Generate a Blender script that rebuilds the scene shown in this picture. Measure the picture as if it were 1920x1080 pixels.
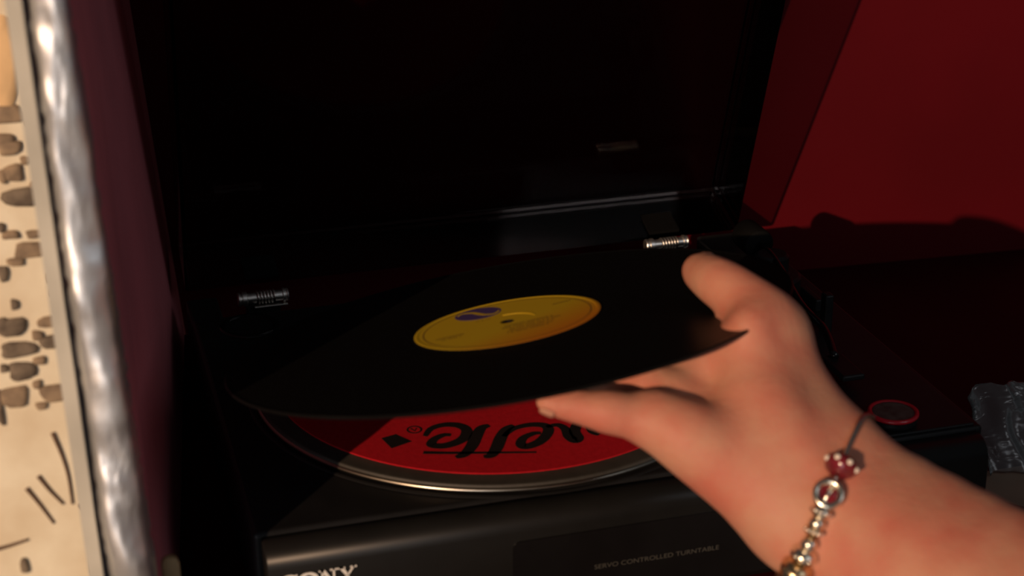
import bpy, bmesh, math, random
import numpy as np
from mathutils import Vector, Matrix

random.seed(7)
rng = np.random.default_rng(7)
for o in list(bpy.data.objects):
    bpy.data.objects.remove(o)
scene = bpy.context.scene
COL = scene.collection
K = 0.001                                   # everything below is written in millimetres

# ------------------------------------------------------------------ camera
cam_d = bpy.data.cameras.new('camera')
cam = bpy.data.objects.new('camera', cam_d)
COL.objects.link(cam)
cam_d.sensor_width = 36.0
cam_d.lens = 3194.0 / 1920.0 * 36.0
cam_d.clip_start = 0.01
cam_d.clip_end = 50
cam.matrix_world = Matrix(((0.961437, 0.112735, -0.250857, -0.0787531),
                           (-0.274904, 0.366946, -0.888695, -0.7801151),
                           (-0.008136, 0.923386, 0.383787, 0.4614688),
                           (0, 0, 0, 1)))
cam_d.dof.use_dof = True
cam_d.dof.focus_distance = 1.12
cam_d.dof.aperture_fstop = 8.0
scene.camera = cam

# ------------------------------------------------------------------ light
scene.view_settings.view_transform = 'Standard'
scene.view_settings.look = 'None'
scene.view_settings.exposure = 0.0
scene.view_settings.gamma = 1.0
scene.view_settings.use_curve_mapping = False

world = bpy.data.worlds.new('world')
scene.world = world
world.use_nodes = True
bg = world.node_tree.nodes['Background']
bg.inputs['Color'].default_value = (0.88, 0.93, 1.0, 1)
bg.inputs['Strength'].default_value = 0.04

SUN_AZ, SUN_EL = math.radians(46.5), math.radians(16.5)
sun_d = bpy.data.lights.new('low_sun', 'SUN')
sun_d.energy = 3.1
sun_d.color = (1.0, 0.64, 0.40)
sun_d.angle = math.radians(0.6)
sun = bpy.data.objects.new('low_sun', sun_d)
COL.objects.link(sun)
sdir = Vector((math.cos(SUN_EL) * math.cos(SUN_AZ), math.cos(SUN_EL) * math.sin(SUN_AZ), -math.sin(SUN_EL)))
sun.rotation_euler = sdir.to_track_quat('-Z', 'Y').to_euler()
sun.location = (-1.5, -1.8, 0.8)

right_fill_d = bpy.data.lights.new('right_fill_light', 'AREA')  # added soft fill light, right front, to lift the maroon panel
right_fill_d.shape = 'RECTANGLE'
right_fill_d.size, right_fill_d.size_y = 1.1, 1.3
right_fill_d.energy = 6.3
right_fill_d.color = (0.90, 0.94, 1.0)
right_fill = bpy.data.objects.new('right_fill_light', right_fill_d)
COL.objects.link(right_fill)
right_fill.location = (1.5, -2.2, 1.55)
right_fill.rotation_euler = (Vector((0.15, 0.1, 0.05)) - Vector(right_fill.location)).to_track_quat('-Z', 'Y').to_euler()

# added cool fill from the front left, to brighten the foil's reflections
foil_fill_d = bpy.data.lights.new('foil_fill_light', 'AREA')
foil_fill_d.shape = 'RECTANGLE'
foil_fill_d.size, foil_fill_d.size_y = 1.2, 2.0
foil_fill_d.energy = 13.0
foil_fill_d.color = (0.84, 0.92, 1.0)
foil_fill = bpy.data.objects.new('foil_fill_light', foil_fill_d)
COL.objects.link(foil_fill)
foil_fill.location = (-1.35, -2.6, 0.35)
foil_fill.rotation_euler = (Vector((0.0, 0.0, 0.1)) - Vector(foil_fill.location)).to_track_quat('-Z', 'Y').to_euler()

# ------------------------------------------------------------------ materials
def nd(nt, typ, **kw):
    n = nt.nodes.new(typ)
    for k, v in kw.items():
        setattr(n, k, v)
    return n

def mat(name, col, rough=0.5, metal=0.0, var=0.12, nscale=40.0, bump=0.0, bscale=200.0, spec=0.5,
        coat=0.0, sss=0.0, sss_r=(1, .3, .15), col2=None, detail=4.0, bdist=0.001, bdetail=5.0):
    m = bpy.data.materials.new(name)
    m.use_nodes = True
    nt = m.node_tree
    b = nt.nodes['Principled BSDF']
    tc = nd(nt, 'ShaderNodeTexCoord')
    nz = nd(nt, 'ShaderNodeTexNoise')
    nz.inputs['Scale'].default_value = nscale
    nz.inputs['Detail'].default_value = detail
    nt.links.new(tc.outputs['Object'], nz.inputs['Vector'])
    rp = nd(nt, 'ShaderNodeValToRGB')
    c = Vector(col)
    lo = c * (1 - var) if col2 is None else Vector(col2)
    hi = c * (1 + var) if col2 is None else c
    rp.color_ramp.elements[0].color = (*lo, 1)
    rp.color_ramp.elements[1].color = (*hi, 1)
    rp.color_ramp.elements[0].position = 0.35
    rp.color_ramp.elements[1].position = 0.65
    nt.links.new(nz.outputs['Fac'], rp.inputs['Fac'])
    nt.links.new(rp.outputs['Color'], b.inputs['Base Color'])
    b.inputs['Roughness'].default_value = rough
    b.inputs['Metallic'].default_value = metal
    b.inputs['Specular IOR Level'].default_value = spec
    b.inputs['Coat Weight'].default_value = coat
    if sss:
        b.inputs['Subsurface Weight'].default_value = sss
        b.inputs['Subsurface Radius'].default_value = sss_r
        b.inputs['Subsurface Scale'].default_value = 0.004
    if bump:
        n2 = nd(nt, 'ShaderNodeTexNoise')
        n2.inputs['Scale'].default_value = bscale
        n2.inputs['Detail'].default_value = bdetail
        nt.links.new(tc.outputs['Object'], n2.inputs['Vector'])
        bp = nd(nt, 'ShaderNodeBump')
        bp.inputs['Strength'].default_value = bump
        bp.inputs['Distance'].default_value = bdist
        nt.links.new(n2.outputs['Fac'], bp.inputs['Height'])
        nt.links.new(bp.outputs['Normal'], b.inputs['Normal'])
    return m

def clear_mat(name, tint, gloss_rough=0.05, ior=1.45, haze=0.0, haze_col=(.6, .6, .6)):
    m = bpy.data.materials.new(name)
    m.use_nodes = True
    nt = m.node_tree
    nt.nodes.clear()
    out = nd(nt, 'ShaderNodeOutputMaterial')
    tr = nd(nt, 'ShaderNodeBsdfTransparent')
    tr.inputs['Color'].default_value = (*tint, 1)
    base = tr.outputs[0]
    if haze:
        df = nd(nt, 'ShaderNodeBsdfDiffuse')
        df.inputs['Color'].default_value = (*haze_col, 1)
        mh = nd(nt, 'ShaderNodeMixShader')
        mh.inputs[0].default_value = haze
        nt.links.new(tr.outputs[0], mh.inputs[1])
        nt.links.new(df.outputs[0], mh.inputs[2])
        base = mh.outputs[0]
    gl = nd(nt, 'ShaderNodeBsdfGlossy')
    gl.inputs['Roughness'].default_value = gloss_rough
    fr = nd(nt, 'ShaderNodeFresnel')
    fr.inputs['IOR'].default_value = ior
    mx = nd(nt, 'ShaderNodeMixShader')
    nt.links.new(fr.outputs[0], mx.inputs[0])
    nt.links.new(base, mx.inputs[1])
    nt.links.new(gl.outputs[0], mx.inputs[2])
    nt.links.new(mx.outputs[0], out.inputs['Surface'])
    return m

M = {}
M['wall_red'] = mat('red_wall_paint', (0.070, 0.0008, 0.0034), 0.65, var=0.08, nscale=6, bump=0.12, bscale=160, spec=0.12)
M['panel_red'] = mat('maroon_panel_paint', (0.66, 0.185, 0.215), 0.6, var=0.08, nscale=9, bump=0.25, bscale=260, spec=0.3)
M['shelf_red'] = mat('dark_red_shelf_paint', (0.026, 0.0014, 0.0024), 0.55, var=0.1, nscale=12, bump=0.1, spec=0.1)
M['plaster'] = mat('tan_plaster', (0.90, 0.87, 0.70), 0.8, nscale=14, bump=0.3, bscale=60, col2=(0.76, 0.69, 0.52))
M['peach'] = mat('peach_stone', (0.80, 0.58, 0.32), 0.8, nscale=20)
M['stone'] = mat('grey_stone', (0.22, 0.185, 0.14), 0.85, nscale=60, bump=0.4, bscale=120, col2=(0.11, 0.09, 0.07))
M['stone2'] = mat('brown_grey_stone', (0.36, 0.28, 0.19), 0.85, nscale=60, bump=0.4, bscale=120, col2=(0.20, 0.155, 0.11))
M['twig'] = mat('dark_twig', (0.13, 0.085, 0.06), 0.8, nscale=90, bump=0.3)
M['matte'] = mat('matte_black', (0.0035, 0.0035, 0.0035), 0.7, spec=0.08)
M['beige'] = mat('grey_beige_trim', (0.52, 0.50, 0.42), 0.6, nscale=20)
M['darkgap'] = mat('dark_blue_edge', (0.02, 0.022, 0.035), 0.5)
M['foil'] = mat('crumpled_foil', (0.94, 0.95, 0.95), 0.45, metal=1.0, var=0.05, bump=1.0, bscale=22, bdist=0.011, bdetail=1.5)
M['black'] = mat('black_plastic', (0.010, 0.010, 0.0105), 0.42, var=0.15, nscale=30, bump=0.02, bscale=900, spec=0.18)
M['blackgloss'] = mat('gloss_black_panel', (0.006, 0.006, 0.0065), 0.10, var=0.1, spec=0.4)
M['satin'] = mat('satin_black_fascia', (0.008, 0.008, 0.0078), 0.36, var=0.1, spec=0.22)
M['rubber'] = mat('dark_rubber', (0.034, 0.031, 0.026), 0.6, var=0.15, nscale=80)
M['steel'] = mat('platter_steel', (0.40, 0.36, 0.30), 0.30, metal=1.0, var=0.05)
M['chrome'] = mat('chrome', (0.85, 0.82, 0.77), 0.36, metal=1.0, var=0.05)
M['silver'] = mat('silver', (0.80, 0.74, 0.62), 0.22, metal=1.0, var=0.08, nscale=200)
M['gold'] = mat('pale_gold', (0.62, 0.46, 0.27), 0.24, metal=1.0, var=0.25, nscale=300)
M['garnet'] = mat('garnet_glass', (0.13, 0.012, 0.018), 0.12, var=0.3, nscale=200, coat=0.5)
M['pearl'] = mat('pearl_dot', (0.75, 0.68, 0.58), 0.25, var=0.05)
M['mat_red'] = mat('red_felt', (0.39, 0.009, 0.016), 0.9, var=0.08, nscale=300, bump=0.15, bscale=1200, spec=0.05)
M['mat_black'] = mat('black_print', (0.012, 0.010, 0.010), 0.85, var=0.1, spec=0.05)
M['white'] = mat('white_print', (0.72, 0.70, 0.64), 0.5, var=0.03)
M['greyprint'] = mat('grey_print', (0.05, 0.048, 0.04), 0.6, var=0.03)
M['purple'] = mat('purple_print', (0.075, 0.045, 0.16), 0.5, var=0.05)
M['brownprint'] = mat('brown_print', (0.15, 0.075, 0.012), 0.55, var=0.1)
M['badge_red'] = mat('red_plastic_rim', (0.55, 0.012, 0.025), 0.3, var=0.05, coat=0.3)
M['badge_grey'] = mat('grey_disc_top', (0.06, 0.057, 0.047), 0.5, var=0.35, nscale=160)
M['wood'] = mat('brown_wood', (0.17, 0.11, 0.05), 0.6, var=0.25, nscale=60, bump=0.2)
M['board'] = mat('tan_board', (0.22, 0.16, 0.11), 0.7, var=0.15, nscale=18)
M['floor'] = mat('grey_floor', (0.34, 0.34, 0.35), 0.6, var=0.2, nscale=5)
M['cable'] = mat('black_cable', (0.008, 0.008, 0.008), 0.4, var=0.1)
M['lid'] = clear_mat('smoked_acrylic', (0.63, 0.57, 0.55), 0.04, 1.30)
M['plastic'] = clear_mat('clear_plastic_film', (0.88, 0.88, 0.88), 0.22, 1.45, 0.05, (.75, .75, .75))

# vinyl: black with fine concentric grooves
m = bpy.data.materials.new('black_vinyl'); m.use_nodes = True
nt = m.node_tree; b = nt.nodes['Principled BSDF']
b.inputs['Base Color'].default_value = (0.006, 0.006, 0.006, 1)
b.inputs['Roughness'].default_value = 0.34
b.inputs['IOR'].default_value = 1.14
tc = nd(nt, 'ShaderNodeTexCoord'); wv = nd(nt, 'ShaderNodeTexWave')
wv.wave_type = 'RINGS'; wv.rings_direction = 'Z'
wv.inputs['Scale'].default_value = 260
nt.links.new(tc.outputs['Object'], wv.inputs['Vector'])
bp = nd(nt, 'ShaderNodeBump'); bp.inputs['Strength'].default_value = 0.10; bp.inputs['Distance'].default_value = 0.0003
nt.links.new(wv.outputs['Fac'], bp.inputs['Height']); nt.links.new(bp.outputs['Normal'], b.inputs['Normal'])
M['vinyl'] = m

# label paper: yellow running to orange across the disc
m = bpy.data.materials.new('yellow_label'); m.use_nodes = True
nt = m.node_tree; b = nt.nodes['Principled BSDF']; b.inputs['Roughness'].default_value = 0.5
b.inputs['Specular IOR Level'].default_value = 0.2
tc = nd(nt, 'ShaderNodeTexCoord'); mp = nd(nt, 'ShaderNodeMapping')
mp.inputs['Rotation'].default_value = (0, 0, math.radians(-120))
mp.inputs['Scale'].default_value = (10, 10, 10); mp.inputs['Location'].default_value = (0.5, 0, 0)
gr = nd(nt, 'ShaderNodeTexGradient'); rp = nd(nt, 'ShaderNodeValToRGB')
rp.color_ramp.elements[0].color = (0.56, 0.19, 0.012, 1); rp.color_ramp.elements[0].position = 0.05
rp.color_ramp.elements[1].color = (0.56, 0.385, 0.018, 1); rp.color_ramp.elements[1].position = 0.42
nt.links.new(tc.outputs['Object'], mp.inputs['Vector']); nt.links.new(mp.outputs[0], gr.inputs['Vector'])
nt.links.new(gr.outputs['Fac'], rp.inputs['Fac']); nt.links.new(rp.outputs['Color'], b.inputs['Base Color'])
M['label'] = m

# skin: mottled warm, red where the blood shows
m = mat('skin', (0.50, 0.245, 0.160), 0.58, var=0.0, nscale=34, bump=0.3, bscale=330, spec=0.28, sss=0.25,
        col2=(0.48, 0.155, 0.105), detail=3.0)
M['skin'] = m
M['nail'] = mat('fingernail', (0.50, 0.25, 0.17), 0.4, var=0.04)

# ------------------------------------------------------------------ helpers
def link(name, me, material, parent=None, smooth=False):
    o = bpy.data.objects.new(name, me)
    COL.objects.link(o)
    if material is not None:
        me.materials.append(M[material])
    if smooth:
        me.polygons.foreach_set('use_smooth', [True] * len(me.polygons))
    if parent is not None:
        adopt(o, parent)
    return o

def world_of(o):
    m = o.matrix_basis.copy()
    while o.parent is not None:
        m = o.parent.matrix_basis @ o.matrix_parent_inverse @ m
        o = o.parent
    return m

def adopt(o, parent):
    o.parent = parent
    o.matrix_parent_inverse = world_of(parent).inverted()

def from_bm(name, bm, material, parent=None, smooth=False):
    me = bpy.data.meshes.new(name)
    bmesh.ops.recalc_face_normals(bm, faces=bm.faces)
    bm.to_mesh(me)
    bm.free()
    return link(name, me, material, parent, smooth)

def pydata(name, vs, fs, material, parent=None, smooth=False):
    me = bpy.data.meshes.new(name)
    me.from_pydata([(v[0] * K, v[1] * K, v[2] * K) for v in vs], [], fs)
    me.update()
    return link(name, me, material, parent, smooth)

def empty(name, loc):
    o = bpy.data.objects.new(name, None)
    o.location = Vector(loc) * K
    o.empty_display_size = 0.02
    COL.objects.link(o)
    return o

def tag(o, label, cat=None, group=None, kind=None):
    o['label'] = label
    if cat: o['category'] = cat
    if group: o['group'] = group
    if kind: o['kind'] = kind
    return o

def box_bm(x0, x1, y0, y1, z0, z1, bev=0.0, seg=2):
    bm = bmesh.new()
    vs = [bm.verts.new((x * K, y * K, z * K)) for x in (x0, x1) for y in (y0, y1) for z in (z0, z1)]
    for f in ((0, 1, 3, 2), (4, 6, 7, 5), (0, 4, 5, 1), (2, 3, 7, 6), (0, 2, 6, 4), (1, 5, 7, 3)):
        bm.faces.new([vs[i] for i in f])
    if bev:
        bmesh.ops.bevel(bm, geom=list(bm.edges), offset=bev * K, segments=seg, affect='EDGES', profile=0.5)
    return bm

def box(name, x0, x1, y0, y1, z0, z1, material, parent=None, bev=0.8, seg=2):
    return from_bm(name, box_bm(x0, x1, y0, y1, z0, z1, bev, seg), material, parent, False)

def lathe(name, prof, material, c=(0, 0, 0), parent=None, n=96, axis='z', smooth=False):
    vs, fs = [], []
    k = len(prof)
    for i in range(n):
        a = 2 * math.pi * i / n
        for r, h in prof:
            p = (r * math.cos(a), r * math.sin(a), h)
            if axis == 'x': p = (h, r * math.cos(a), r * math.sin(a))
            vs.append((c[0] + p[0], c[1] + p[1], c[2] + p[2]))
    for i in range(n):
        for j in range(k - 1):
            a, b2 = i * k + j, ((i + 1) % n) * k + j
            fs.append((a, b2, b2 + 1, a + 1))
    me_o = pydata(name, vs, fs, material, parent, smooth)
    bm = bmesh.new(); bm.from_mesh(me_o.data)
    bmesh.ops.remove_doubles(bm, verts=bm.verts, dist=1e-6)
    bmesh.ops.recalc_face_normals(bm, faces=bm.faces)
    bm.to_mesh(me_o.data); bm.free()
    return me_o

def catmull(pts, sub=6, closed=False):
    P = [np.array(p, float) for p in pts]
    n = len(P); out = []
    rngi = range(n if closed else n - 1)
    for i in rngi:
        if closed:
            a, b2, c, d = P[i - 1], P[i], P[(i + 1) % n], P[(i + 2) % n]
        else:
            a, b2, c, d = P[max(i - 1, 0)], P[i], P[i + 1], P[min(i + 2, n - 1)]
        for k in range(sub):
            t = k / sub
            out.append(.5 * (2 * b2 + (c - a) * t + (2 * a - 5 * b2 + 4 * c - d) * t * t + (3 * b2 - a - 3 * c + d) * t ** 3))
    if not closed: out.append(P[-1])
    return out

def tube_data(path, r, n=10, closed=False):
    path = [np.array(p, float) for p in path]
    m_ = len(path); vs, fs = [], []
    up = np.array([0.13, 0.31, 0.94])
    for i, p in enumerate(path):
        a = path[i - 1] if (closed or i > 0) else p
        b2 = path[(i + 1) % m_] if (closed or i < m_ - 1) else p
        t = b2 - a; t /= np.linalg.norm(t) + 1e-12
        u = np.cross(t, up); u /= np.linalg.norm(u) + 1e-12
        v = np.cross(t, u)
        rr = r[i] if hasattr(r, '__len__') else r
        for k in range(n):
            an = 2 * math.pi * k / n
            vs.append(tuple(p + rr * (math.cos(an) * u + math.sin(an) * v)))
    for i in range(m_ if closed else m_ - 1):
        j = (i + 1) % m_
        for k in range(n):
            fs.append((i * n + k, i * n + (k + 1) % n, j * n + (k + 1) % n, j * n + k))
    if not closed:
        fs.append(tuple(range(n - 1, -1, -1)))
        fs.append(tuple(range((m_ - 1) * n, m_ * n)))
    return vs, fs

def tube(name, path, r, material, parent=None, n=10, closed=False):
    vs, fs = tube_data(path, r, n, closed)
    return pydata(name, vs, fs, material, parent, True)

def ribbon(name, path, w, z, th, material, parent, fn=None, closed=False):
    """flat stroke of width w (number or list) lying at height z; fn maps (x, y, z) into the scene"""
    P = [np.array(p, float) for p in path]
    vs, fs = [], []
    m_ = len(P)
    for i, p in enumerate(P):
        a = P[max(i - 1, 0)]; b2 = P[min(i + 1, m_ - 1)]
        t = b2 - a; t /= np.linalg.norm(t) + 1e-9
        nn = np.array([-t[1], t[0]])
        ww = (w[i] if hasattr(w, '__len__') else w) / 2
        for s, h in ((1, z), (-1, z), (-1, z + th), (1, z + th)):
            q = p + nn * ww * s
            vs.append((q[0], q[1], h))
    for i in range(m_ - 1):
        for k in range(4):
            a, b2 = i * 4 + k, i * 4 + (k + 1) % 4
            fs.append((a, b2, b2 + 4, a + 4))
    fs.append((3, 2, 1, 0)); e = (m_ - 1) * 4
    fs.append((e, e + 1, e + 2, e + 3))
    if fn: vs = [tuple(fn(*v)) for v in vs]
    return pydata(name, vs, fs, material, parent)

def prism(name, poly, z, th, material, parent, fn=None):
    n = len(poly)
    vs = [(x, y, z) for x, y in poly] + [(x, y, z + th) for x, y in poly]
    fs = [tuple(range(n - 1, -1, -1)), tuple(range(n, 2 * n))]
    fs += [(i, (i + 1) % n, n + (i + 1) % n, n + i) for i in range(n)]
    if fn: vs = [tuple(fn(*v)) for v in vs]
    return pydata(name, vs, fs, material, parent)

def ring_poly_prism(name, outer, inner, z, th, material, parent, fn=None):
    n = len(outer)
    vs = [(x, y, z) for x, y in outer] + [(x, y, z + th) for x, y in outer] + [(x, y, z) for x, y in inner] + [(x, y, z + th) for x, y in inner]
    fs = []
    for i in range(n):
        j = (i + 1) % n
        fs += [(i, j, n + j, n + i), (2 * n + j, 2 * n + i, 3 * n + i, 3 * n + j),
               (n + i, n + j, 3 * n + j, 3 * n + i), (j, i, 2 * n + i, 2 * n + j)]
    if fn: vs = [tuple(fn(*v)) for v in vs]
    return pydata(name, vs, fs, material, parent)

# ------------------------------------------------------------------ the alcove
SHELF_Z = -70.0
FAR = 950.0
def lean(x, y, z):
    f = min(max((x + 74.5) / 21.0, 0.0), 1.0)
    return (x - (0.020 + 0.021 * f + (0.03 * (y + 90) / 560)) * (z - 27), y, z)
WALL_Y, WALL_SL = 448.0, 0.06          # back wall: y = WALL_Y - WALL_SL * x
def wy(x): return WALL_Y - WALL_SL * x
# back wall (slab with thickness)
vs, fs = [], []
for x in (-60, 1500):
    for dy in (0, 40):
        for z in (SHELF_Z - 30, 900):
            vs.append((x, wy(x) + dy, z))
fs = [(0, 1, 3, 2), (4, 6, 7, 5), (0, 4, 5, 1), (2, 3, 7, 6), (0, 2, 6, 4), (1, 5, 7, 3)]
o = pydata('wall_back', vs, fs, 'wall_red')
tag(o, 'glossy dark red painted wall behind the turntable', kind='structure')

# left side panel: inner face runs from the foil edge back to the corner
def slab(name, p0, p1, th, z0, z1, material, dz=24):
    (xa, ya), (xb, yb) = p0, p1
    vs, fs = [], []
    zs = [z0, z1]
    for (x, y) in ((xa, ya), (xb, yb), (xb - th, yb), (xa - th, ya)):
        for z in zs:
            vs.append(lean(x, y, z))
    fs = [(0, 2, 3, 1), (2, 4, 5, 3), (4, 6, 7, 5), (6, 0, 1, 7), (0, 6, 4, 2), (1, 3, 5, 7)]
    return pydata(name, vs, fs, material)
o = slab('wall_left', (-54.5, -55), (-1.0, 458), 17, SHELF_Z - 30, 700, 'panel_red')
tag(o, 'maroon painted side panel left of the turntable', kind='structure')

# crumpled foil tape over the front edge of the panel
vs, fs = [], []
NX, NZ = 14, 150
xs = np.linspace(-75.0, -53.0, NX)
for iz in range(NZ):
    z = SHELF_Z - 20 + (640.0 + 20) * iz / (NZ - 1)
    for ix, x in enumerate(xs):
        e = ix / (NX - 1)
        y = -62.5 + 3.2 * (abs(e - .5) / .5) ** 2 + 5.0 * (max(0, abs(e - .5) - .36) / .14) ** 2
        y += 1.1 * math.sin(z * .05 + 2.3 * math.sin(z * .013) + e * 4) + 0.5 * math.sin(z * .21 + 5 * e + math.sin(z * .07)) + rng.normal(0, .22)
        w = x + (rng.normal(0, .5) if ix in (0, NX - 1) else 0)
        vs.append(lean(w, y, z))
for iz in range(NZ - 1):
    for ix in range(NX - 1):
        a = iz * NX + ix
        fs.append((a, a + 1, a + NX + 1, a + NX))
o = pydata('trim_1', vs, fs, 'foil', None, True)
md = o.modifiers.new('thick', 'SOLIDIFY'); md.thickness = 0.0006; md.offset = 1
tag(o, 'crumpled silver foil tape along the edge of the maroon panel', kind='structure')
o = slab('trim_2', (-76.3, -55), (-76.3, -35), 1.6, SHELF_Z - 30, 700, 'darkgap')
tag(o, 'thin dark strip between the foil tape and the beige trim', kind='structure')
o = slab('trim_3', (-78.0, -58), (-70.0, -35), 6.4, SHELF_Z - 30, 700, 'beige')
tag(o, 'narrow grey beige upright trim left of the foil tape', kind='structure')

# shelf
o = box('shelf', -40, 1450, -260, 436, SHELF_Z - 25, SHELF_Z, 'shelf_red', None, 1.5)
tag(o, 'dark red painted shelf under the black turntable', 'shelf')

# room floor far below the shelf
o = box('floor', -1600, 2200, -3200, FAR, -940, -900, 'floor', None, 0)
tag(o, 'grey floor of the room below the shelf', kind='structure')

# far plaster wall with set stones, seen past the panel on the left
o = box('wall_far', -1600, 2200, FAR, FAR + 60, -900, 1300, 'plaster', None, 0)
tag(o, 'sunlit tan plaster wall with grey stones far left', kind='structure')
far = o
ST=[ (-94.2,-39.8,13.5,10.0,1),(-105.2,-81.3,10.4,7.9,1),(-96.5,-108.1,13.7,6.9,1),(-129.1,-160.1,15.8,8.2,1),(-127.3,-190.0,15.9,8.3,1),(-94.5,-212.0,8.6,9.6,1),(-93.7,-229.1,6.5,8.4,1),(-115.2,-275.7,10.8,9.8,1),(-153.2,-309.3,8.6,8.6,0),(-115.8,-305.0,12.0,8.7,1),(-121.6,-332.6,8.8,8.8,1),(-149.0,-260.1,9.6,15.7,0),(-120.0,-358.4,11.0,7.6,1),(-129.5,-96.1,7.3,13.6,1),(-117.6,25.8,35.5,80.9,3),(-116.8,-32.2,30.8,16.6,1),(-123.3,-56.8,17.5,10.0,1),(-119.2,-66.3,20.7,14.6,1),(-118.7,-93.7,17.7,15.9,1),(-113.3,-120.3,35.1,17.8,0),(-104.1,-161.7,18.0,7.6,1),(-109.8,-178.9,33.0,15.3,1),(-141.5,-201.5,9.5,15.4,0),(-137.6,-150.9,6.3,9.3,0),(-134.4,-237.5,7.5,10.8,0),(-140.5,-262.5,29.0,18.2,0),(-102.2,-261.9,20.6,11.0,1),(-103.0,-284.7,19.1,13.5,0),(-136.1,-289.7,34.6,16.0,0),(-135.1,-314.9,25.0,18.6,0),(-146.7,-343.7,26.1,21.3,1),(-103.4,-344.8,29.8,17.7,1),(-163.0,-355.4,5.4,37.7,0),(-160.0,-552.2,8.5,16.3,0),(-84.3,-565.7,9.9,19.3,0) ]
TW=[ [(-112.2,-392.6),(-105.7,-419.2),(-101.3,-447.1),(-100.4,-482.9)],[(-132.8,-442.8),(-121.9,-463.2),(-110.1,-481.3)],[(-146.7,-455.9),(-135.0,-477.9),(-122.8,-503.7)],[(-186.2,-526.2),(-171.7,-524.0),(-152.3,-519.8)],[(-92.5,-484.9),(-85.1,-497.7),(-80.7,-512.2)] ]
def stone(x, z, w, h, kind):
    n = 14
    ph = random.random() * 6
    ring = []
    for i in range(n):
        a = 2 * math.pi * i / n
        s = 0.80 if kind != 3 else 1.0
        ex = 0.62 if kind != 3 else 1.0
        cx = math.copysign(abs(math.cos(a)) ** ex, math.cos(a)); cz = math.copysign(abs(math.sin(a)) ** ex, math.sin(a))
        j = 1.18 + .12 * math.sin(3 * a + ph) + random.uniform(-.06, .06)
        ring.append((cx * w / 2 * j, cz * h / 2 * j))
    vs = [(x + a, FAR + 1, z + b2) for a, b2 in ring] + [(x + a * .93, FAR - 3.0, z + b2 * .93) for a, b2 in ring] \
        + [(x + a * .6, FAR - 4.2, z + b2 * .6) for a, b2 in ring] + [(x, FAR - 4.6, z)]
    fs = []
    for L in range(2):
        for i in range(n):
            j = (i + 1) % n
            fs.append((L * n + i, L * n + j, (L + 1) * n + j, (L + 1) * n + i))
    fs += [(2 * n + i, 2 * n + (i + 1) % n, 3 * n) for i in range(n)]
    return pydata('stone', vs, fs, {0: 'stone', 1: 'stone2', 3: 'peach'}[kind], far, True)
for s in ST: stone(*s)
for t in TW:
    path = [(x, FAR - 1.0, z) for x, z in catmull(t, 5)]
    n_ = len(path)
    tube('twig', path, [2.6 - 1.1 * i / n_ for i in range(n_)], 'twig', far, 7)

# ------------------------------------------------------------------ turntable
W = 430.0
T = empty('turntable', (215, 165, SHELF_Z))
tag(T, 'black turntable with its smoked lid raised on the red shelf', 'turntable')
o = box('plinth', 0, W, 4, 298, -57, 0, 'black', T, 2.5, 3)
box('rear_ledge', 3, W - 3, 297, 366, -57, -30, 'black', T, 1.5)
for fx in (40, W - 40):
    for fy in (40, 320):
        lathe('foot', [(0, -57), (17, -57), (19, -60), (19, -68), (17, -70), (0, -70)], 'rubber', (fx, fy, 0), T, 28)
# shallow deck well round the platter and the round adapter recess at the rear left
lathe('platter_well', [(149.6, 0.4), (152.5, 0.9), (153.0, 0.2)], 'black', (171.3, 152, 0), T, 128, smooth=True)
lathe('adapter_recess', [(15.5, 0.3), (17.0, 1.4), (18.6, 1.4), (20.0, 0.2)], 'blackgloss', (36, 276, 0), T, 48, smooth=True)

# front fascia with rounded upper edge
prof = [(4, -2.2)]
for i in range(9):
    a = math.pi / 2 * i / 8
    prof.append((-0.6 - 11.6 * math.sin(a), -14.0 + 11.6 * math.cos(a)))
prof += [(-12.4, -30), (-12.2, -65), (-9, -67), (4, -67)]
vs, fs = [], []
k_ = len(prof)
xs_ = [4.0, 5.2, W - 5.2, W - 4.0]
ins = [1.2, 0.0, 0.0, 1.2]
cy_, cz_ = -3.0, -27.0
for x, s in zip(xs_, ins):
    for y, z in prof:
        vs.append((x, y + (s if y < 0 else 0), z - s * .6 * (1 if z > cz_ else -1)))
for i in range(3):
    for j in range(k_ - 1):
        a = i * k_ + j
        fs.append((a, a + 1, a + k_ + 1, a + k_))
    fs.append((i * k_ + k_ - 1, i * k_, (i + 1) * k_, (i + 1) * k_ + k_ - 1))
fs.append(tuple(range(k_))); fs.append(tuple(range(4 * k_ - 1, 3 * k_ - 1, -1)))
fascia = pydata('front_fascia', vs, fs, 'satin', T)
bm = bmesh.new(); bm.from_mesh(fascia.data); bmesh.ops.recalc_face_normals(bm, faces=bm.faces); bm.to_mesh(fascia.data); bm.free()
fascia.data.polygons.foreach_set('use_smooth', [len(p.vertices) == 4 for p in fascia.data.polygons])
# glossy control strip let into the fascia, rounded corners
def rrect(x0, x1, z0, z1, r, n=5):
    out = []
    for cx, cz, a0 in ((x1 - r, z1 - r, 0), (x0 + r, z1 - r, 90), (x0 + r, z0 + r, 180), (x1 - r, z0 + r, 270)):
        for i in range(n + 1):
            a = math.radians(a0 + 90 * i / n)
            out.append((cx + r * math.cos(a), cz + r * math.sin(a)))
    return out
onfront = lambda x, z, d: (x, -12.2 - d, z)
strip = prism('control_strip', rrect(137, 404, -62, -19, 4), 0.0, 1.0, 'blackgloss', fascia, onfront)
strip['label'] = 'glossy black strip let into the front'

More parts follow.
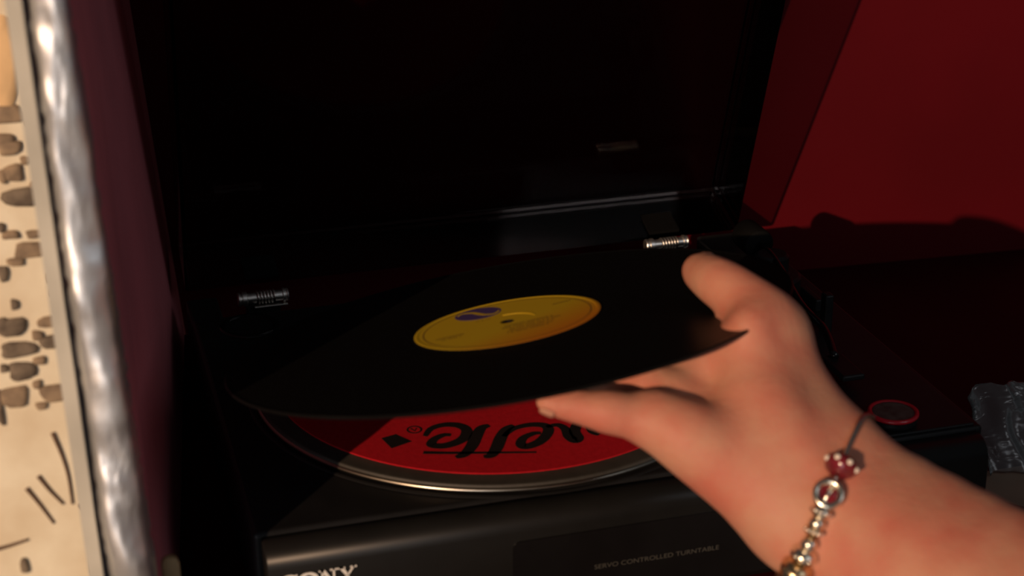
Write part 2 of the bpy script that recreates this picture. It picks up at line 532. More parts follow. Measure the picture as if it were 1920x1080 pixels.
# maker's name in wide slab letters
def front_poly(name, polys, x0, z0, s, mat_, parent, d):
    for pl in polys:
        prism(name, [(x0 + x * s, z0 + y * s) for x, y in pl], d, 0.35, mat_, parent, onfront)
LX, LZ, LS = 11.0, -26.4, 9.0        # letters 9 mm high
def letter(name, x, polys):
    vs, fs = [], []
    for pl in polys:
        n = len(pl); b0 = len(vs)
        for d in (0.6, 1.0):
            vs += [onfront(LX + (x + px) * LS, LZ + pz * LS, d) for px, pz in pl]
        fs += [tuple(range(b0 + n - 1, b0 - 1, -1)), tuple(range(b0 + n, b0 + 2 * n))]
        fs += [(b0 + i, b0 + (i + 1) % n, b0 + n + (i + 1) % n, b0 + n + i) for i in range(n)]
    o = pydata(name, vs, fs, 'white', fascia)
    bm = bmesh.new(); bm.from_mesh(o.data); bmesh.ops.recalc_face_normals(bm, faces=bm.faces); bm.to_mesh(o.data); bm.free()
    return o
def arcstroke(pts, w):
    P = [np.array(p, float) for p in pts]; L, R_ = [], []
    for i, p in enumerate(P):
        t = P[min(i + 1, len(P) - 1)] - P[max(i - 1, 0)]; t /= np.linalg.norm(t) + 1e-9
        nn = np.array([-t[1], t[0]]); ww = w[i] if hasattr(w, '__len__') else w
        L.append(p + nn * ww / 2); R_.append(p - nn * ww / 2)
    return [[tuple(L[i]), tuple(L[i + 1]), tuple(R_[i + 1]), tuple(R_[i])] for i in range(len(P) - 1)]
S_pts = catmull([(0.92, 0.74), (0.80, 0.88), (0.52, 0.93), (0.20, 0.84), (0.16, 0.66), (0.50, 0.53), (0.84, 0.40), (0.84, 0.16), (0.50, 0.07), (0.20, 0.12), (0.08, 0.28)], 5)
w_ = [0.13 + 0.12 * (1 - abs(2 * i / (len(S_pts) - 1) - 1)) for i in range(len(S_pts))]
letter('letter', 0.0, arcstroke(S_pts, w_) + [[(0.86, 0.66), (0.98, 0.66), (0.98, 0.98), (0.88, 0.98)], [(0.02, 0.02), (0.12, 0.02), (0.14, 0.34), (0.02, 0.34)]])
O_ = [(0.58 + 0.47 * math.cos(a), 0.5 + 0.42 * math.sin(a)) for a in np.linspace(0, 2 * math.pi, 33)]
wO = [0.14 + 0.13 * abs(math.cos(a)) for a in np.linspace(0, 2 * math.pi, 33)]
letter('letter', 1.04, arcstroke(O_, wO))
letter('letter', 2.22, [[(0.16, 0), (0.28, 0), (0.28, 1), (0.16, 1)], [(0.84, 0), (0.96, 0), (0.96, 1), (0.84, 1)],
                        [(0.08, 1), (0.38, 1), (0.96, 0.0), (0.78, 0.0)], [(0.02, 0), (0.44, 0), (0.44, 0.1), (0.02, 0.1)],
                        [(0.68, 0.9), (1.10, 0.9), (1.10, 1), (0.68, 1)], [(0.02, 0.9), (0.34, 0.9), (0.34, 1), (0.02, 1)]])
letter('letter', 3.34, [[(0.08, 1), (0.36, 1), (0.66, 0.42), (0.46, 0.42)], [(0.92, 1), (1.04, 1), (0.66, 0.42), (0.54, 0.42)],
                        [(0.45, 0), (0.67, 0), (0.67, 0.46), (0.45, 0.46)], [(0.28, 0), (0.84, 0), (0.84, 0.1), (0.28, 0.1)],
                        [(0.0, 0.9), (0.46, 0.9), (0.46, 1), (0.0, 1)], [(0.76, 0.9), (1.14, 0.9), (1.14, 1), (0.76, 1)]])
# small line of print on the strip
cu = bpy.data.curves.new('print_line', 'FONT')
cu.body = 'SERVO CONTROLLED TURNTABLE'
cu.size = 1.0
tmp = bpy.data.objects.new('tmp_text', cu); COL.objects.link(tmp)
dg = bpy.context.evaluated_depsgraph_get()
me = bpy.data.meshes.new_from_object(tmp.evaluated_get(dg))
bpy.data.objects.remove(tmp)
wmax = max(v.co.x for v in me.vertices)
for v in me.vertices:
    x, z = v.co.x / wmax * 74.0, v.co.y * 4.0
    v.co = Vector((183.5 + x, -13.35, -43.6 + z)) * K
link('print_line', me, 'greyprint', strip)

# platter
PC = (171.3, 152.0, 0.0)
plat = lathe('platter', [(3.6, 5.2), (146.4, 5.2), (147.2, 4.9), (147.6, 4.2), (147.6, 3.4)], 'rubber', PC, T, 160)
lathe('platter_rim', [(147.5, 3.6), (148.4, 3.2), (148.9, 2.4), (148.9, 1.5), (147.6, 1.2), (146.8, 2.5)], 'steel', PC, plat, 160, smooth=True)
lathe('spindle', [(0, 15), (2.0, 14.6), (3.3, 13), (3.55, 11), (3.55, 1), (0, 1)], 'chrome', PC, plat, 24, smooth=True)

# smoked lid: one moulded box standing open at about 71 degrees
HY, HZ, TH = 355.9, -2.4, math.radians(71.4)
def lidp(x, s, d):
    return (x, HY - math.cos(TH) * s + math.sin(TH) * d, HZ + math.sin(TH) * s + math.cos(TH) * d)
X0, X1, LL, LH = 1.2, 422.4, 352.0, 55.0
vs = [lidp(x, s, d) for x, s, d in ((X0, 0, 0), (X1, 0, 0), (X1, LL, 0), (X0, LL, 0), (X0 + 1, 1, LH), (X1 - 1, 1, LH), (X1 - 1, LL - 1, LH), (X0 + 1, LL - 1, LH))]
fs = [(4, 5, 6, 7), (0, 1, 5, 4), (1, 2, 6, 5), (2, 3, 7, 6), (3, 0, 4, 7)]
lid = pydata('dust_cover', vs, fs, 'lid', T)
bm = bmesh.new(); bm.from_mesh(lid.data); bmesh.ops.recalc_face_normals(bm, faces=bm.faces)
cc = Vector(lidp((X0 + X1) / 2, LL / 2, 10)) * K
bm.faces.ensure_lookup_table()
if (bm.faces[0].calc_center_median() - cc).dot(bm.faces[0].normal) < 0:
    bmesh.ops.reverse_faces(bm, faces=bm.faces)
es = [e for e in bm.edges if len(e.link_faces) == 2]
bmesh.ops.bevel(bm, geom=es, offset=0.0022, segments=3, affect='EDGES', profile=0.5)
bm.to_mesh(lid.data); bm.free()
md = lid.modifiers.new('wall', 'SOLIDIFY'); md.thickness = 0.0028; md.offset = -1
lid['label'] = 'smoked clear lid'

# spring hinges
def hinge(xc, yc, zc, ln):
    h = lathe('hinge', [(0, -ln / 2), (4.6, -ln / 2), (5.0, -ln / 2 + .6), (5.0, -ln / 2 + 1.6), (4.0, -ln / 2 + 2.0), (4.0, -ln / 2 + 3.0), (5.2, -ln / 2 + 3.4),
                        (5.2, -ln / 2 + 6.2), (3.9, -ln / 2 + 6.8), (3.9, -5.0), (1.7, -4.6), (1.7, 8.2), (4.0, 8.6), (4.0, ln / 2 - 4.4), (5.2, ln / 2 - 4.0), (5.2, ln / 2 - 2.4), (4.3, ln / 2 - 2.0), (4.9, ln / 2 - 1.0), (4.4, ln / 2), (0, ln / 2)],
              'chrome', (xc, yc, zc), T, 32, 'x')
    h['label'] = 'chrome spring hinge'
    hx = [(xc - 4.6 + 12.8 * t, yc + 4.3 * math.cos(2 * math.pi * 5.5 * t), zc + 4.3 * math.sin(2 * math.pi * 5.5 * t)) for t in np.linspace(0, 1, 150)]
    tube('spring', hx, 0.75, 'chrome', h, 6)
    box('hinge_plate', xc - 7, xc + ln / 2 - 1, yc - 5.4, yc - 2, zc - 6.2, zc - 5.0, 'chrome', h, 0.3, 1)
    box('hinge_bracket', xc - 12, xc + 12, yc - 1, yc + 9, -30.5, zc - 3.5, 'black', h, 0.6, 1)
    a, b2 = 6.0, 26.0
    vs = [lidp(x, s, d) for x in (xc - 11, xc + 13) for s in (-0.5 + 3.2, 5.2) for d in (2, 24)]
    pydata('lid_clip', vs, [(0, 1, 3, 2), (4, 6, 7, 5), (0, 4, 5, 1), (2, 3, 7, 6), (0, 2, 6, 4), (1, 5, 7, 3)], 'matte', h)
hinge(55, 349, -10.5, 36)
hinge(362, 349, -4.5, 34)
box('corner_block', 384, 431, 296, 344, -30, 1.0, 'black', T, 2.0, 2)
box('corner_block', 0, 22, 300, 344, -30, -4.0, 'black', T, 2.0, 2)

# tonearm at the right, mostly behind the hand
ta = lathe('tonearm', [(0, 0), (20, 0), (21, 1.5), (21, 9), (19, 11), (13, 11.5), (12, 13), (12, 24), (10, 26), (0, 26)], 'black', (397, 236, 0), T, 40)
ta['label'] = 'tonearm pivot behind the thumb'
tube('arm_tube', catmull([(397, 262, 24), (396, 230, 24), (384, 160, 20), (384, 125, 17), (376, 92, 13)], 6), 2.6, 'blackgloss', ta, 12)
tube('counterweight', [(397, 257, 24), (397, 258.5, 24), (397, 281.5, 24), (397, 283, 24)], [9.5, 11, 11, 9.5], 'matte', ta, 28)
box('headshell', 369, 384, 66, 98, 8, 12, 'black', ta, 1.2)
box('arm_rest', 398, 404, 152, 160, 0, 27, 'black', T, 1.2)
box('cue_lever', 408, 413, 186, 212, 0, 9, 'black', T, 1.0)
box('control_plate', 366, 425, 6, 96, 0, 1.8, 'black', T, 0.8)

# ------------------------------------------------------------------ things on the turntable
# slipmat
S_ = lathe('slipmat', [(3.8, 5.4), (135.6, 5.4), (136.2, 5.8), (135.8, 6.3), (3.8, 6.3), (3.8, 5.4)], 'mat_red', PC, None, 160)
tag(S_, 'red felt slipmat with black script lettering on the platter', 'slipmat')
LET = {
'letter_e': [(109.7, 74.6), (115.1, 82.6), (123.3, 85.3), (131.3, 82.3), (134.5, 75.2), (130.7, 66.2), (124.3, 61.6), (116.5, 60.0), (110.8, 63.2), (113.8, 69.3), (120.2, 72.9), (124.3, 71.6)],
'letter_t': [(148.7, 77.0), (143.4, 75.0), (137.8, 65.8), (132.3, 55.0), (125.6, 46.5), (120.3, 44.8)],
'letter_t ': [(162.2, 72.9), (156.8, 69.4), (151.1, 60.5), (145.2, 48.7), (140.0, 41.2), (135.5, 41.1)],
'crossbar': [(104.1, 55.5), (120.3, 50.1), (146.7, 42.6), (165.5, 37.4)],
'letter_e ': [(153.0, 61.2), (161.0, 68.7), (171.1, 70.8), (179.1, 67.8), (180.0, 61.4), (174.8, 52.8), (168.2, 47.4), (161.1, 45.6), (159.8, 49.9), (163.5, 56.2), (170.4, 59.7), (174.6, 58.9)],
'letter_u': [(180.1, 65.5), (186.8, 66.0), (189.6, 60.0), (188.7, 50.6), (190.6, 44.5), (193.4, 47.2), (194.2, 56.1), (200.5, 66.0), (204.4, 63.3), (203.3, 52.3), (206.2, 47.3)],
}
for nme, pts in LET.items():
    pp = catmull(pts, 6)
    n_ = len(pp)
    if nme.startswith('crossbar'):
        w = [3.4 - 1.8 * i / n_ for i in range(n_)]
    else:
        w = [2.6 + (5.0 if 'letter_t' in nme else 4.2) * math.sin(math.pi * (i + .5) / n_) ** .7 for i in range(n_)]
    ribbon('crossbar' if 'crossbar' in nme else 'script_letter', pp, w, 6.3, 0.12, 'mat_black', S_)
prism('diamond', [(85.0, 79.5), (94.0, 82.0), (101.0, 70.5), (88.0, 65.5)][::-1], 6.3, 0.12, 'mat_black', S_)
ro = [(105.6 + 4.6 * math.cos(a), 84.4 + 4.8 * math.sin(a)) for a in np.linspace(0, 2 * math.pi, 24, endpoint=False)]
ri = [(105.6 + 3.5 * math.cos(a), 84.4 + 3.7 * math.sin(a)) for a in np.linspace(0, 2 * math.pi, 24, endpoint=False)]
ring_poly_prism('circle_mark', ro, ri, 6.3, 0.12, 'mat_black', S_)
ribbon('circle_mark_stroke', [(103.8, 86.6), (105.6, 82.6), (107.2, 86.0)], 0.9, 6.3, 0.12, 'mat_black', S_)

# record held above the platter
RC = Vector((142.6, 13.6, 99.1)); RN = Vector((-0.109, 0.208, 0.972)).normalized()
ru = Vector((0, 1, 0)).cross(RN).normalized(); rv = RN.cross(ru)
RM = Matrix((ru, rv, RN)).transposed().to_4x4()
RM.translation = RC * K
def rec_part(o, parent=None):
    if parent is None:
        o.matrix_basis = RM
    else:
        o.parent = parent
    return o
rec = lathe('vinyl_record', [(3.6, -0.7), (50, -0.7), (52, -0.45), (147, -0.45), (150.0, -0.8), (150.5, 0), (150.0, 0.8), (147, 0.45), (60, 0.45), (56, 0.3), (51, 0.3), (50.4, 0.75), (3.6, 0.75), (3.6, -0.7)], 'vinyl', (0, 0, 0), None, 180)
rec_part(rec)
tag(rec, 'black vinyl record with a yellow label held above the platter', 'record')
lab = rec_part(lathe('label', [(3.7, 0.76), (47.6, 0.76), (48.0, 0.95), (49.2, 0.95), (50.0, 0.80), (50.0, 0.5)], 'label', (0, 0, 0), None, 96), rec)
rec_part(lathe('label_ring', [(44.6, 0.78), (45.2, 0.80), (45.3, 0.78)], 'brownprint', (0, 0, 0), None, 96), lab)
lx, ly, lr = -8.6, 31.5, 12.8
cut = 64
rec_part(prism('logo_disc', [(lx + lr * math.cos(a), ly + lr * math.sin(a)) for a in np.linspace(0, 2 * math.pi, cut, endpoint=False)], 0.77, 0.05, 'purple', None), lab)
# the pale S-shaped line through the purple disc
sp = catmull([(lx - 10.6, ly + 4.0), (lx - 7.4, ly + 7.6), (lx - 2.6, ly + 5.4), (lx, ly), (lx + 2.6, ly - 5.4), (lx + 7.4, ly - 7.6), (lx + 11.4, ly - 2.6)], 6)
rec_part(ribbon('logo_line', sp, [0.9 + 2.0 * math.sin(math.pi * (i + .5) / len(sp)) for i in range(len(sp))], 0.83, 0.03, 'label', None), lab)
def print_row(a, b2, h):
    """a row of tiny unreadable print: short dashes"""
    a, b2 = Vector(a), Vector(b2)
    L = (b2 - a).length; t = (b2 - a) / L
    nn = Vector((-t.y, t.x)); x = 0; vs, fs = [], []
    while x < L:
        w = random.uniform(.7, 1.5)
        p = a + t * x; b0 = len(vs)
        for dx, dy in ((0, 0), (w, 0), (w, h), (0, h)):
            q = p + t * dx + nn * dy
            vs.append((q.x, q.y, 0.80))
        fs.append((b0, b0 + 1, b0 + 2, b0 + 3))
        x += w + random.choice((.35, .35, .4, 1.2))
    rec_part(pydata('print_line', vs, fs, 'brownprint', None), lab)
for a, b2, h in (((29.5, 13.6), (40.5, 14.6), 1.6), ((-14, 14.0), (-5, 13.6), 1.1), ((-4, -10), (22, -10.5), 1.7), ((-6, -14), (26, -14), 1.7),
                 ((-3, -18), (20, -18), 1.7), ((-6, -25), (16, -25), 1.5), ((-40, -6), (-26, -6), 1.6), ((-38, -9.5), (-28, -9.5), 1.4), ((-5, -21.5), (18, -21.5), 1.4)):
    print_row(a, b2, h)
arc = [(15.5 * math.cos(a), 15.5 * math.sin(a)) for a in np.linspace(math.radians(5), math.radians(85), 16)]
rec_part(ribbon('pressing_ring', arc, 0.7, 0.76, 0.25, 'label', None), lab)

# round puck on the right front corner of the turntable
puck = lathe('round_puck', [(0, 1.9), (11.5, 1.9), (14.0, 2.4), (14.4, 4.0), (14.4, 6.0), (13.6, 6.4), (0, 6.4)], 'black', (380, 22, 0), None, 48)
tag(puck, 'small round puck with a red rim and grey top on the turntable corner', 'puck')
lathe('rim', [(12.4, 6.3), (14.2, 6.3), (15.0, 7.2), (14.8, 8.6), (13.4, 9.0), (12.4, 8.2)], 'badge_red', (380, 22, 0), puck, 48, smooth=True)
lathe('top_disc', [(12.5, 6.5), (12.2, 8.0), (0, 8.1)], 'badge_grey', (380, 22, 0), puck, 48)

# ------------------------------------------------------------------ beside the turntable
# wooden stick in front of the foil edge
vs, fs = [], []
out = [(-4.4, SHELF_Z), (4.4, SHELF_Z), (4.4, 50.0), (3.6, 53.0), (1.4, 54.4), (-1.4, 54.4), (-3.6, 53.0), (-4.4, 50.0)]
n_ = len(out)
for y in (-48, -44.5):
    vs += [(-45.8 + a, y, b2 - 29.5 if b2 > 0 else b2) for a, b2 in out]
fs = [tuple(range(n_ - 1, -1, -1)), tuple(range(n_, 2 * n_))] + [(i, (i + 1) % n_, n_ + (i + 1) % n_, n_ + i) for i in range(n_)]
o = pydata('wooden_stick', vs, fs, 'wood')
bm = bmesh.new(); bm.from_mesh(o.data); bmesh.ops.recalc_face_normals(bm, faces=bm.faces)
bmesh.ops.bevel(bm, geom=list(bm.edges), offset=0.0005, segments=2, affect='EDGES'); bm.to_mesh(o.data); bm.free()
tag(o, 'brown wooden stick with a rounded top beside the foil edge', 'stick')

# tan board on the shelf, clear plastic wrap on it and a black cable
o = box('tan_board', 452, 700, -120, 60, SHELF_Z, SHELF_Z + 4, 'board', None, 0.6)
tag(o, 'thin tan board on the shelf right of the turntable', 'board')
NX, NY = 46, 60
vs, fs = [], []
for j in range(NY):
    v = j / (NY - 1)
    for i in range(NX):
        u = i / (NX - 1)
        x = 470 + 150 * u
        fold = math.sin(u * 34 + 1.2 * math.sin(v * 5)) * 2.6 + math.sin(u * 71 + v * 4) * 1.3
        y = 52 + 40 * v + fold + rng.normal(0, .35)
        z = SHELF_Z + 5.2 + 44 * v ** 0.8 * (0.85 + .15 * math.sin(u * 9)) + (1.5 * math.sin(u * 22) if j == NY - 1 else 0)
        x += 1.2 * math.sin(v * 9 + u * 8)
        vs.append((x, y, z))
for j in range(NY - 1):
    for i in range(NX - 1):
        a = j * NX + i
        fs.append((a, a + 1, a + NX + 1, a + NX))
o = pydata('plastic_wrap', vs, fs, 'plastic', None, True)
md = o.modifiers.new('thick', 'SOLIDIFY'); md.thickness = 0.0004
tag(o, 'crumpled clear plastic wrap standing right of the turntable', 'plastic wrap')
o = tube('cable', catmull([(436, 34, -68.2), (448, 27, -66), (456, 20, -64.3), (470, 4, -64.3), (488, -14, -64.3), (530, -40, -64.3), (600, -52, -64.3)], 6), 1.5, 'cable', None, 8)
tag(o, 'thin black cable crossing the tan board by the turntable', 'cable')

# ------------------------------------------------------------------ hand and forearm
CH={
'radial_arm':[(305.3,-481.8,124.2,39.0),(328.6,-342.7,73.0,35.0),(340.5,-271.8,46.9,31.0),(329.6,-235.2,46.3,27.0),(305.8,-187.0,54.0,23.0),(278.1,-144.5,66.4,20.0),(265.0,-129.3,74.9,19.0)],
'ulnar_arm':[(290.8,-488.0,100.2,39.0),(314.1,-348.9,49.0,35.0),(313.3,-289.0,30.9,31.0),(301.4,-252.7,29.2,27.0),(271.8,-202.9,36.5,23.0),(248.9,-162.5,44.6,20.0),(235.9,-149.9,52.5,19.0)],
'mid_arm':[(301.1,-481.5,109.1,42.0),(324.4,-342.4,57.9,38.0),(324.1,-282.1,41.1,33.0),(314.9,-243.8,37.6,30.0),(277.8,-189.3,51.0,26.0),(249.5,-141.4,62.7,23.5)],
'thenar':[(265.0,-129.3,74.9,19.0),(258.3,-112.7,85.4,20.0),(252.0,-96.4,98.2,20.5),(253.1,-80.7,119.8,14.5)],
'thumb':[(253.1,-80.7,119.8,14.5),(244.7,-76.1,130.0,12.8),(237.5,-69.0,136.6,12.2),(231.9,-55.1,138.9,11.6),(230.5,-35.3,137.1,9.3)],
'web2':[(242.3,-86.5,130.4,12.0),(231.7,-96.2,132.2,9.0),(231.0,-95.7,122.6,11.0),(233.5,-94.3,111.8,13.0)],
'hypothenar':[(235.9,-149.9,52.5,19.0),(214.6,-133.2,74.5,20.0),(190.8,-124.2,92.7,17.0),(177.2,-114.1,99.5,12.5)],
'pinky':[(177.2,-114.1,99.5,12.5),(165.7,-113.0,102.3,9.8),(155.8,-111.3,104.9,9.6),(147.6,-108.5,106.1,7.6),(141.3,-106.1,107.6,7.1),(134.0,-104.6,109.0,5.8),(127.7,-103.4,110.2,4.4)],
'ring':[(253.2,-134.2,58.3,16.0),(194.0,-95.9,100.5,12.0),(175.6,-77.6,102.2,9.5),(162.7,-67.2,102.2,8.0),(153.4,-62.2,102.6,7.0)],
'middle':[(255.2,-130.1,58.6,16.0),(209.5,-86.0,105.1,12.5),(194.6,-59.3,104.9,10.0),(181.5,-44.7,104.1,8.5),(171.8,-35.5,103.4,7.5)],
'index':[(256.5,-126.7,62.4,16.0),(223.4,-87.3,111.1,13.0),(226.7,-31.8,101.1,9.5),(219.4,-8.4,98.3,8.5),(213.4,7.8,95.3,7.5)],
'palm':[(249.5,-141.4,62.7,23.0),(235.4,-127.9,82.1,25.0),(231.1,-111.2,97.2,23.0),(238.9,-95.0,108.5,18.0),(247.2,-84.7,117.1,14.5)],
'web':[(246.0,-87.8,114.3,13.0),(231.7,-83.9,108.6,12.0)],
'tendon':[(244.7,-117.4,99.6,3.0),(254.1,-131.0,89.9,4.0),(266.2,-147.6,75.0,4.0)],
'tendon2':[(228.5,-129.3,97.9,3.0),(239.7,-147.7,86.0,4.0),(254.1,-158.6,72.7,4.0)],
}
BR=[ (271.1,-135.7,92.8),(262.4,-147.7,93.1),(255.6,-155.9,90.5),(249.2,-160.7,83.0),(242.5,-165.5,72.7),(237.3,-167.4,62.2),(232.7,-168.5,51.5),(229.4,-166.8,40.3),(229.1,-161.4,31.7),(232.9,-150.7,22.5),(242.4,-138.7,20.0),(254.8,-128.9,30.0),(266.5,-122.7,46.9),(275.8,-121.2,66.7),(276.3,-126.9,82.5) ]
ORDER = ['mid_arm','radial_arm','ulnar_arm','palm','thenar','hypothenar','index','middle','ring','web','thumb','web2','pinky','tendon','tendon2']
KB = {'mid_arm':18,'radial_arm':18,'ulnar_arm':18,'palm':16,'thenar':14,'hypothenar':14,'index':7,'middle':7,'ring':7,'web':12,'web2':14,'thumb':8,'pinky':6,'tendon':9,'tendon2':9}

def sdf_cone(Px, Py, Pz, a, ra, b2, rb):
    ba = b2 - a
    l2 = float(ba @ ba)
    x, y, z = Px - a[0], Py - a[1], Pz - a[2]
    t = np.clip((x * ba[0] + y * ba[1] + z * ba[2]) / l2, 0, 1)
    return np.sqrt((x - t * ba[0]) ** 2 + (y - t * ba[1]) ** 2 + (z - t * ba[2]) ** 2) - (ra + (rb - ra) * t)

def smin(a, b2, k):
    h = np.maximum(k - np.abs(a - b2), 0) / k
    return np.minimum(a, b2) - h * h * k * .25

def build_hand():
    allp = np.array([q[:3] for c in CH.values() for q in c])
    rr = 46
    lo = allp.min(0) - rr; hi = allp.max(0) + rr
    H = 2.1
    n = np.ceil((hi - lo) / H).astype(int) + 1
    ax = [lo[i] + H * np.arange(n[i]) for i in range(3)]
    D = np.full(tuple(n), 60.0, dtype=np.float32)
    for nm in ORDER:
        ch = [tuple(q) for q in catmull(CH[nm], 3)]
        k = KB[nm]
        P_ = np.array([q[:3] for q in ch]); pad = max(q[3] for q in ch) + 22
        i0 = np.maximum(((P_.min(0) - pad - lo) / H).astype(int), 0)
        i1 = np.minimum(((P_.max(0) + pad - lo) / H).astype(int) + 2, n)
        sl = tuple(slice(i0[i], i1[i]) for i in range(3))
        X, Y, Z = np.meshgrid(ax[0][sl[0]], ax[1][sl[1]], ax[2][sl[2]], indexing='ij', sparse=True)
        d = None
        for p, q in zip(ch[:-1], ch[1:]):
            e = sdf_cone(X, Y, Z, np.array(p[:3]), p[3], np.array(q[:3]), q[3]).astype(np.float32)
            d = e if d is None else smin(d, e, 2.5)
        D[sl] = smin(D[sl], d, k)
    # naive surface nets
    s = D < 0
    nx, ny, nz = D.shape
    corner = [(i, j, k) for i in (0, 1) for j in (0, 1) for k in (0, 1)]
    cnt = np.zeros((nx - 1, ny - 1, nz - 1), dtype=np.int8)
    for i, j, k in corner:
        cnt += s[i:nx - 1 + i, j:ny - 1 + j, k:nz - 1 + k]
    act = (cnt > 0) & (cnt < 8)
    idx = np.argwhere(act)
    acc = np.zeros((len(idx), 3)); num = np.zeros(len(idx))
    for a in corner:
        for axis in range(3):
            if a[axis] == 1: continue
            b2 = list(a); b2[axis] = 1
            da = D[idx[:, 0] + a[0], idx[:, 1] + a[1], idx[:, 2] + a[2]]
            db = D[idx[:, 0] + b2[0], idx[:, 1] + b2[1], idx[:, 2] + b2[2]]
            cr = (da < 0) != (db < 0)
            t = np.where(cr, da / np.where(cr, da - db, 1), 0)
            pos = np.array(a, float)[None, :].repeat(len(idx), 0)
            pos[:, axis] += t
            acc[cr] += pos[cr]; num[cr] += 1
    verts = lo + H * (idx + acc / num[:, None])
    vid = -np.ones(act.shape, dtype=np.int64)
    vid[tuple(idx.T)] = np.arange(len(idx))
    faces = []
    for axis in range(3):
        u, w = [(1, 2), (2, 0), (0, 1)][axis]
        sl0 = [slice(1, -1)] * 3; sl1 = [slice(1, -1)] * 3
        sl0[axis] = slice(0, -1); sl1[axis] = slice(1, None)
        A, B = s[tuple(sl0)], s[tuple(sl1)]
        e = np.argwhere(A != B)
        off = np.array([1, 1, 1]); off[axis] = 0
        g = e + off
        sgn = A[tuple(e.T)]
        def at(du, dw):
            q = g.copy(); q[:, u] -= du; q[:, w] -= dw
            return vid[tuple(q.T)]
        quad = np.stack([at(1, 1), at(0, 1), at(0, 0), at(1, 0)], 1)
        quad[~sgn] = quad[~sgn][:, ::-1]
        faces.append(quad)
    faces = np.concatenate(faces)
    def sample(p):
        g = np.clip((np.array(p) - lo) / H, 1, np.array(D.shape) - 3)
        i = g.astype(int); f = g - i
        v = 0.0
        for a in corner:
            w = np.prod([f[q] if a[q] else 1 - f[q] for q in range(3)])
            v += w * D[i[0] + a[0], i[1] + a[1], i[2] + a[2]]
        return float(v)
    return verts, faces, sample
hv, hf, hand_dist = build_hand()
def to_skin(p, off):
    p = np.array(p, float)
    for _ in range(12):
        d = hand_dist(p); e = 1.5
        g = np.array([hand_dist(p + np.eye(3)[q] * e) - hand_dist(p - np.eye(3)[q] * e) for q in range(3)])
        g /= np.linalg.norm(g) + 1e-9
        p = p + g * np.clip(off - d, -6, 6)
    return p, g
hand = pydata('person', [tuple(v) for v in hv], [tuple(int(i) for i in f) for f in hf], 'skin', None, True)
md = hand.modifiers.new('smooth', 'SMOOTH'); md.factor = 0.5; md.iterations = 6
md = hand.modifiers.new('sub', 'SUBSURF'); md.levels = 1; md.render_levels = 1
# nails on the little finger and the thumb
def nail(tip, prev, side, ln, wd):
    tip, prev, side = (np.array(q, float) for q in (tip, prev, side))
    p, g = to_skin(tip + side / np.linalg.norm(side) * 7, 0.1)
    ax = tip - prev; ax -= g * (ax @ g); ax /= np.linalg.norm(ax)
    w = np.cross(g, ax)
    vs, fs = [], []
    for i in range(7):
        for j in range(9):
            u = -1 + 2 * i / 6; v = -1 + 2 * j / 8
            sh = 1 - .35 * max(0, u) ** 3
            q = p + ax * (u * ln / 2 * (1 - .18 * v * v)) + w * (v * wd / 2 * sh)
            q = to_skin(q, 0.35)[0]
            vs.append(tuple(q))
    for i in range(6):
        for j in range(8):
            a = i * 9 + j
            fs.append((a, a + 1, a + 10, a + 9))
    o = pydata('fingernail', vs, fs, 'nail', hand, True)
    md = o.modifiers.new('thick', 'SOLIDIFY'); md.thickness = 0.0006; md.offset = 0
nail(CH['pinky'][-1][:3], CH['pinky'][-2][:3], (-0.2, -0.75, -0.55), 7.5, 5.0)
nail(CH['thumb'][-1][:3], CH['thumb'][-2][:3], (0.75, 0.45, 0.5), 13, 10.5)
tag(hand, 'bare forearm and hand gripping the record, thumb on top and fingers beneath', 'person')

# ------------------------------------------------------------------ charm bracelet
BP = [to_skin(p, 1.3)[0] for p in catmull(BR, 8, True)]
brc = empty('charm_bracelet', tuple(np.mean(np.array(BR), 0)))
tag(brc, 'silver charm bracelet with red and pale gold beads round the wrist', 'bracelet')
tube('chain', BP, 1.25, 'silver', brc, 8, True)
def bead_frame(i):
    p = np.array(BP[i % len(BP)]); t = np.array(BP[(i + 1) % len(BP)]) - np.array(BP[i - 1]); t /= np.linalg.norm(t)
    return p, t
def orient(o, p, t):
    q = Vector(t).to_track_quat('Z', 'Y')
    o.matrix_basis = Matrix.Translation(Vector(p) * K) @ q.to_matrix().to_4x4()
    adopt_keep(o, brc)
def adopt_keep(o, parent):
    o.parent = parent
    o.matrix_parent_inverse = world_of(parent).inverted()
def ball_prof(r, hole=1.0, squash=1.0, n=10):
    return [(hole, -r * squash * .92)] + [(max(hole, r * math.cos(a)), r * squash * math.sin(a)) for a in np.linspace(-1.25, 1.25, n)] + [(hole, r * squash * .92)]
OUT = None
def bead(i, r, mat_, squash=0.8, push=0.0, n=24, nm='bead'):
    p, t = bead_frame(i)
    cen = np.array(CEN)
    d = p - cen; d -= t * (d @ t); d /= np.linalg.norm(d)
    o = lathe(nm, ball_prof(r, 1.0, squash), mat_, (0, 0, 0), None, n, smooth=True)
    orient(o, p + d * push, t)
    return o, p + d * push, t, d
CEN = np.mean(np.array(BR), 0)
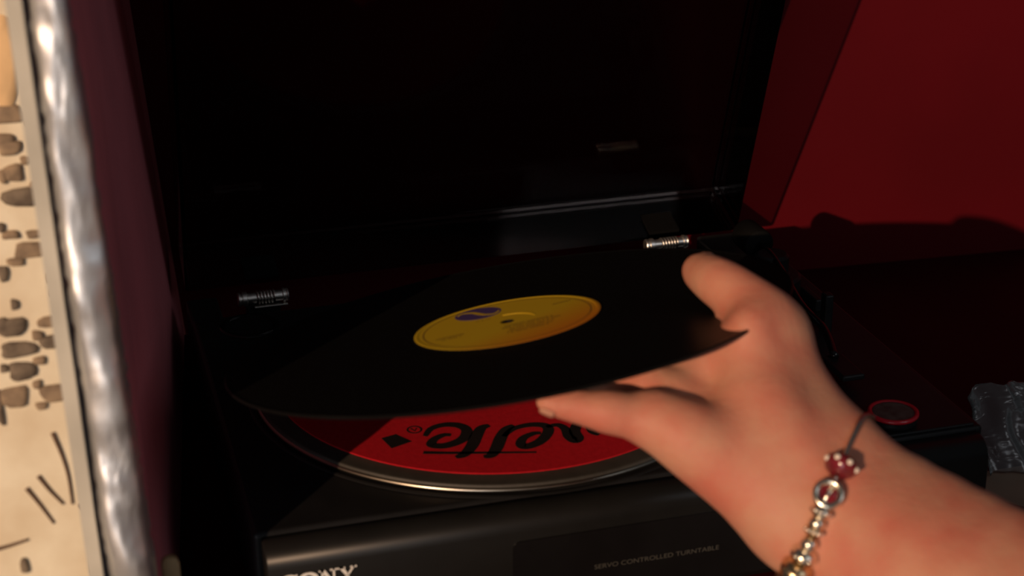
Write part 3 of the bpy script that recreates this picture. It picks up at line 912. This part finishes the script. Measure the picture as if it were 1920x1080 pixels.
# dark red bead with pale dots
o, p, t, d = bead(23, 7.6, 'garnet', 0.72, 1.8)
o['label'] = 'dark red bead with pale dots'
side = np.cross(t, d)
for k in range(4):
    a = -1.25 + 2.5 * k / 3
    q = p + 7.2 * (math.cos(a) * d + math.sin(a) * side)
    dot = lathe('dot', ball_prof(1.5, 0.02, .9, 8), 'pearl', (0, 0, 0), None, 12, smooth=True)
    dot.matrix_basis = Matrix.Translation(Vector(q) * K)
    adopt_keep(dot, o)
# open silver ring charm with a bar
p, t = bead_frame(31)
d = p - CEN; d -= t * (d @ t); d /= np.linalg.norm(d)
side = np.cross(t, d)
cx = p + d * 3.2
circ = [cx + 5.8 * (math.cos(a) * t + math.sin(a) * side) for a in np.linspace(0, 2 * math.pi, 28, endpoint=False)]
rg = tube('ring_charm', circ, 1.7, 'silver', brc, 10, True)
tube('ring_bar', [cx - 5.5 * side * .15 - 5.2 * t, cx + 5.5 * side * .15 + 5.2 * t], 1.1, 'silver', rg, 8)
q_ = lathe('ring_back', ball_prof(4.6, 0.05, .25, 8), 'garnet', (0, 0, 0), None, 20, smooth=True)
q_.matrix_basis = Matrix.Translation(Vector(cx - d * 1.2) * K) @ Vector(d).to_track_quat('Z', 'Y').to_matrix().to_4x4()
adopt_keep(q_, rg)
for i, r, m_, sq, pu in ((36, 5.4, 'silver', .6, 1.8), (39, 4.2, 'silver', .8, 2.2), (41, 4.6, 'gold', .6, 1.6), (44, 4.2, 'silver', .8, 2.8), (47, 6.6, 'silver', .6, 1.8),
                        (51, 7.8, 'gold', .6, 2.2), (55, 7.2, 'gold', .6, 2.2), (59, 7.6, 'silver', .6, 2.2), (64, 7.0, 'gold', .6, 2.2), (70, 6.2, 'silver', .6, 2.0)):
    o, p, t, d = bead(i, r, m_, sq, pu)
    side = np.cross(t, d)
    if r > 4.5:
        for k in range(5):
            a = -1.2 + 2.4 * k / 4
            qq = p + r * .86 * (math.cos(a) * d + math.sin(a) * side)
            dot = lathe('stud', ball_prof(1.25, 0.02, .9, 8), 'silver', (0, 0, 0), None, 10, smooth=True)
            dot.matrix_basis = Matrix.Translation(Vector(qq) * K)
            adopt_keep(dot, o)
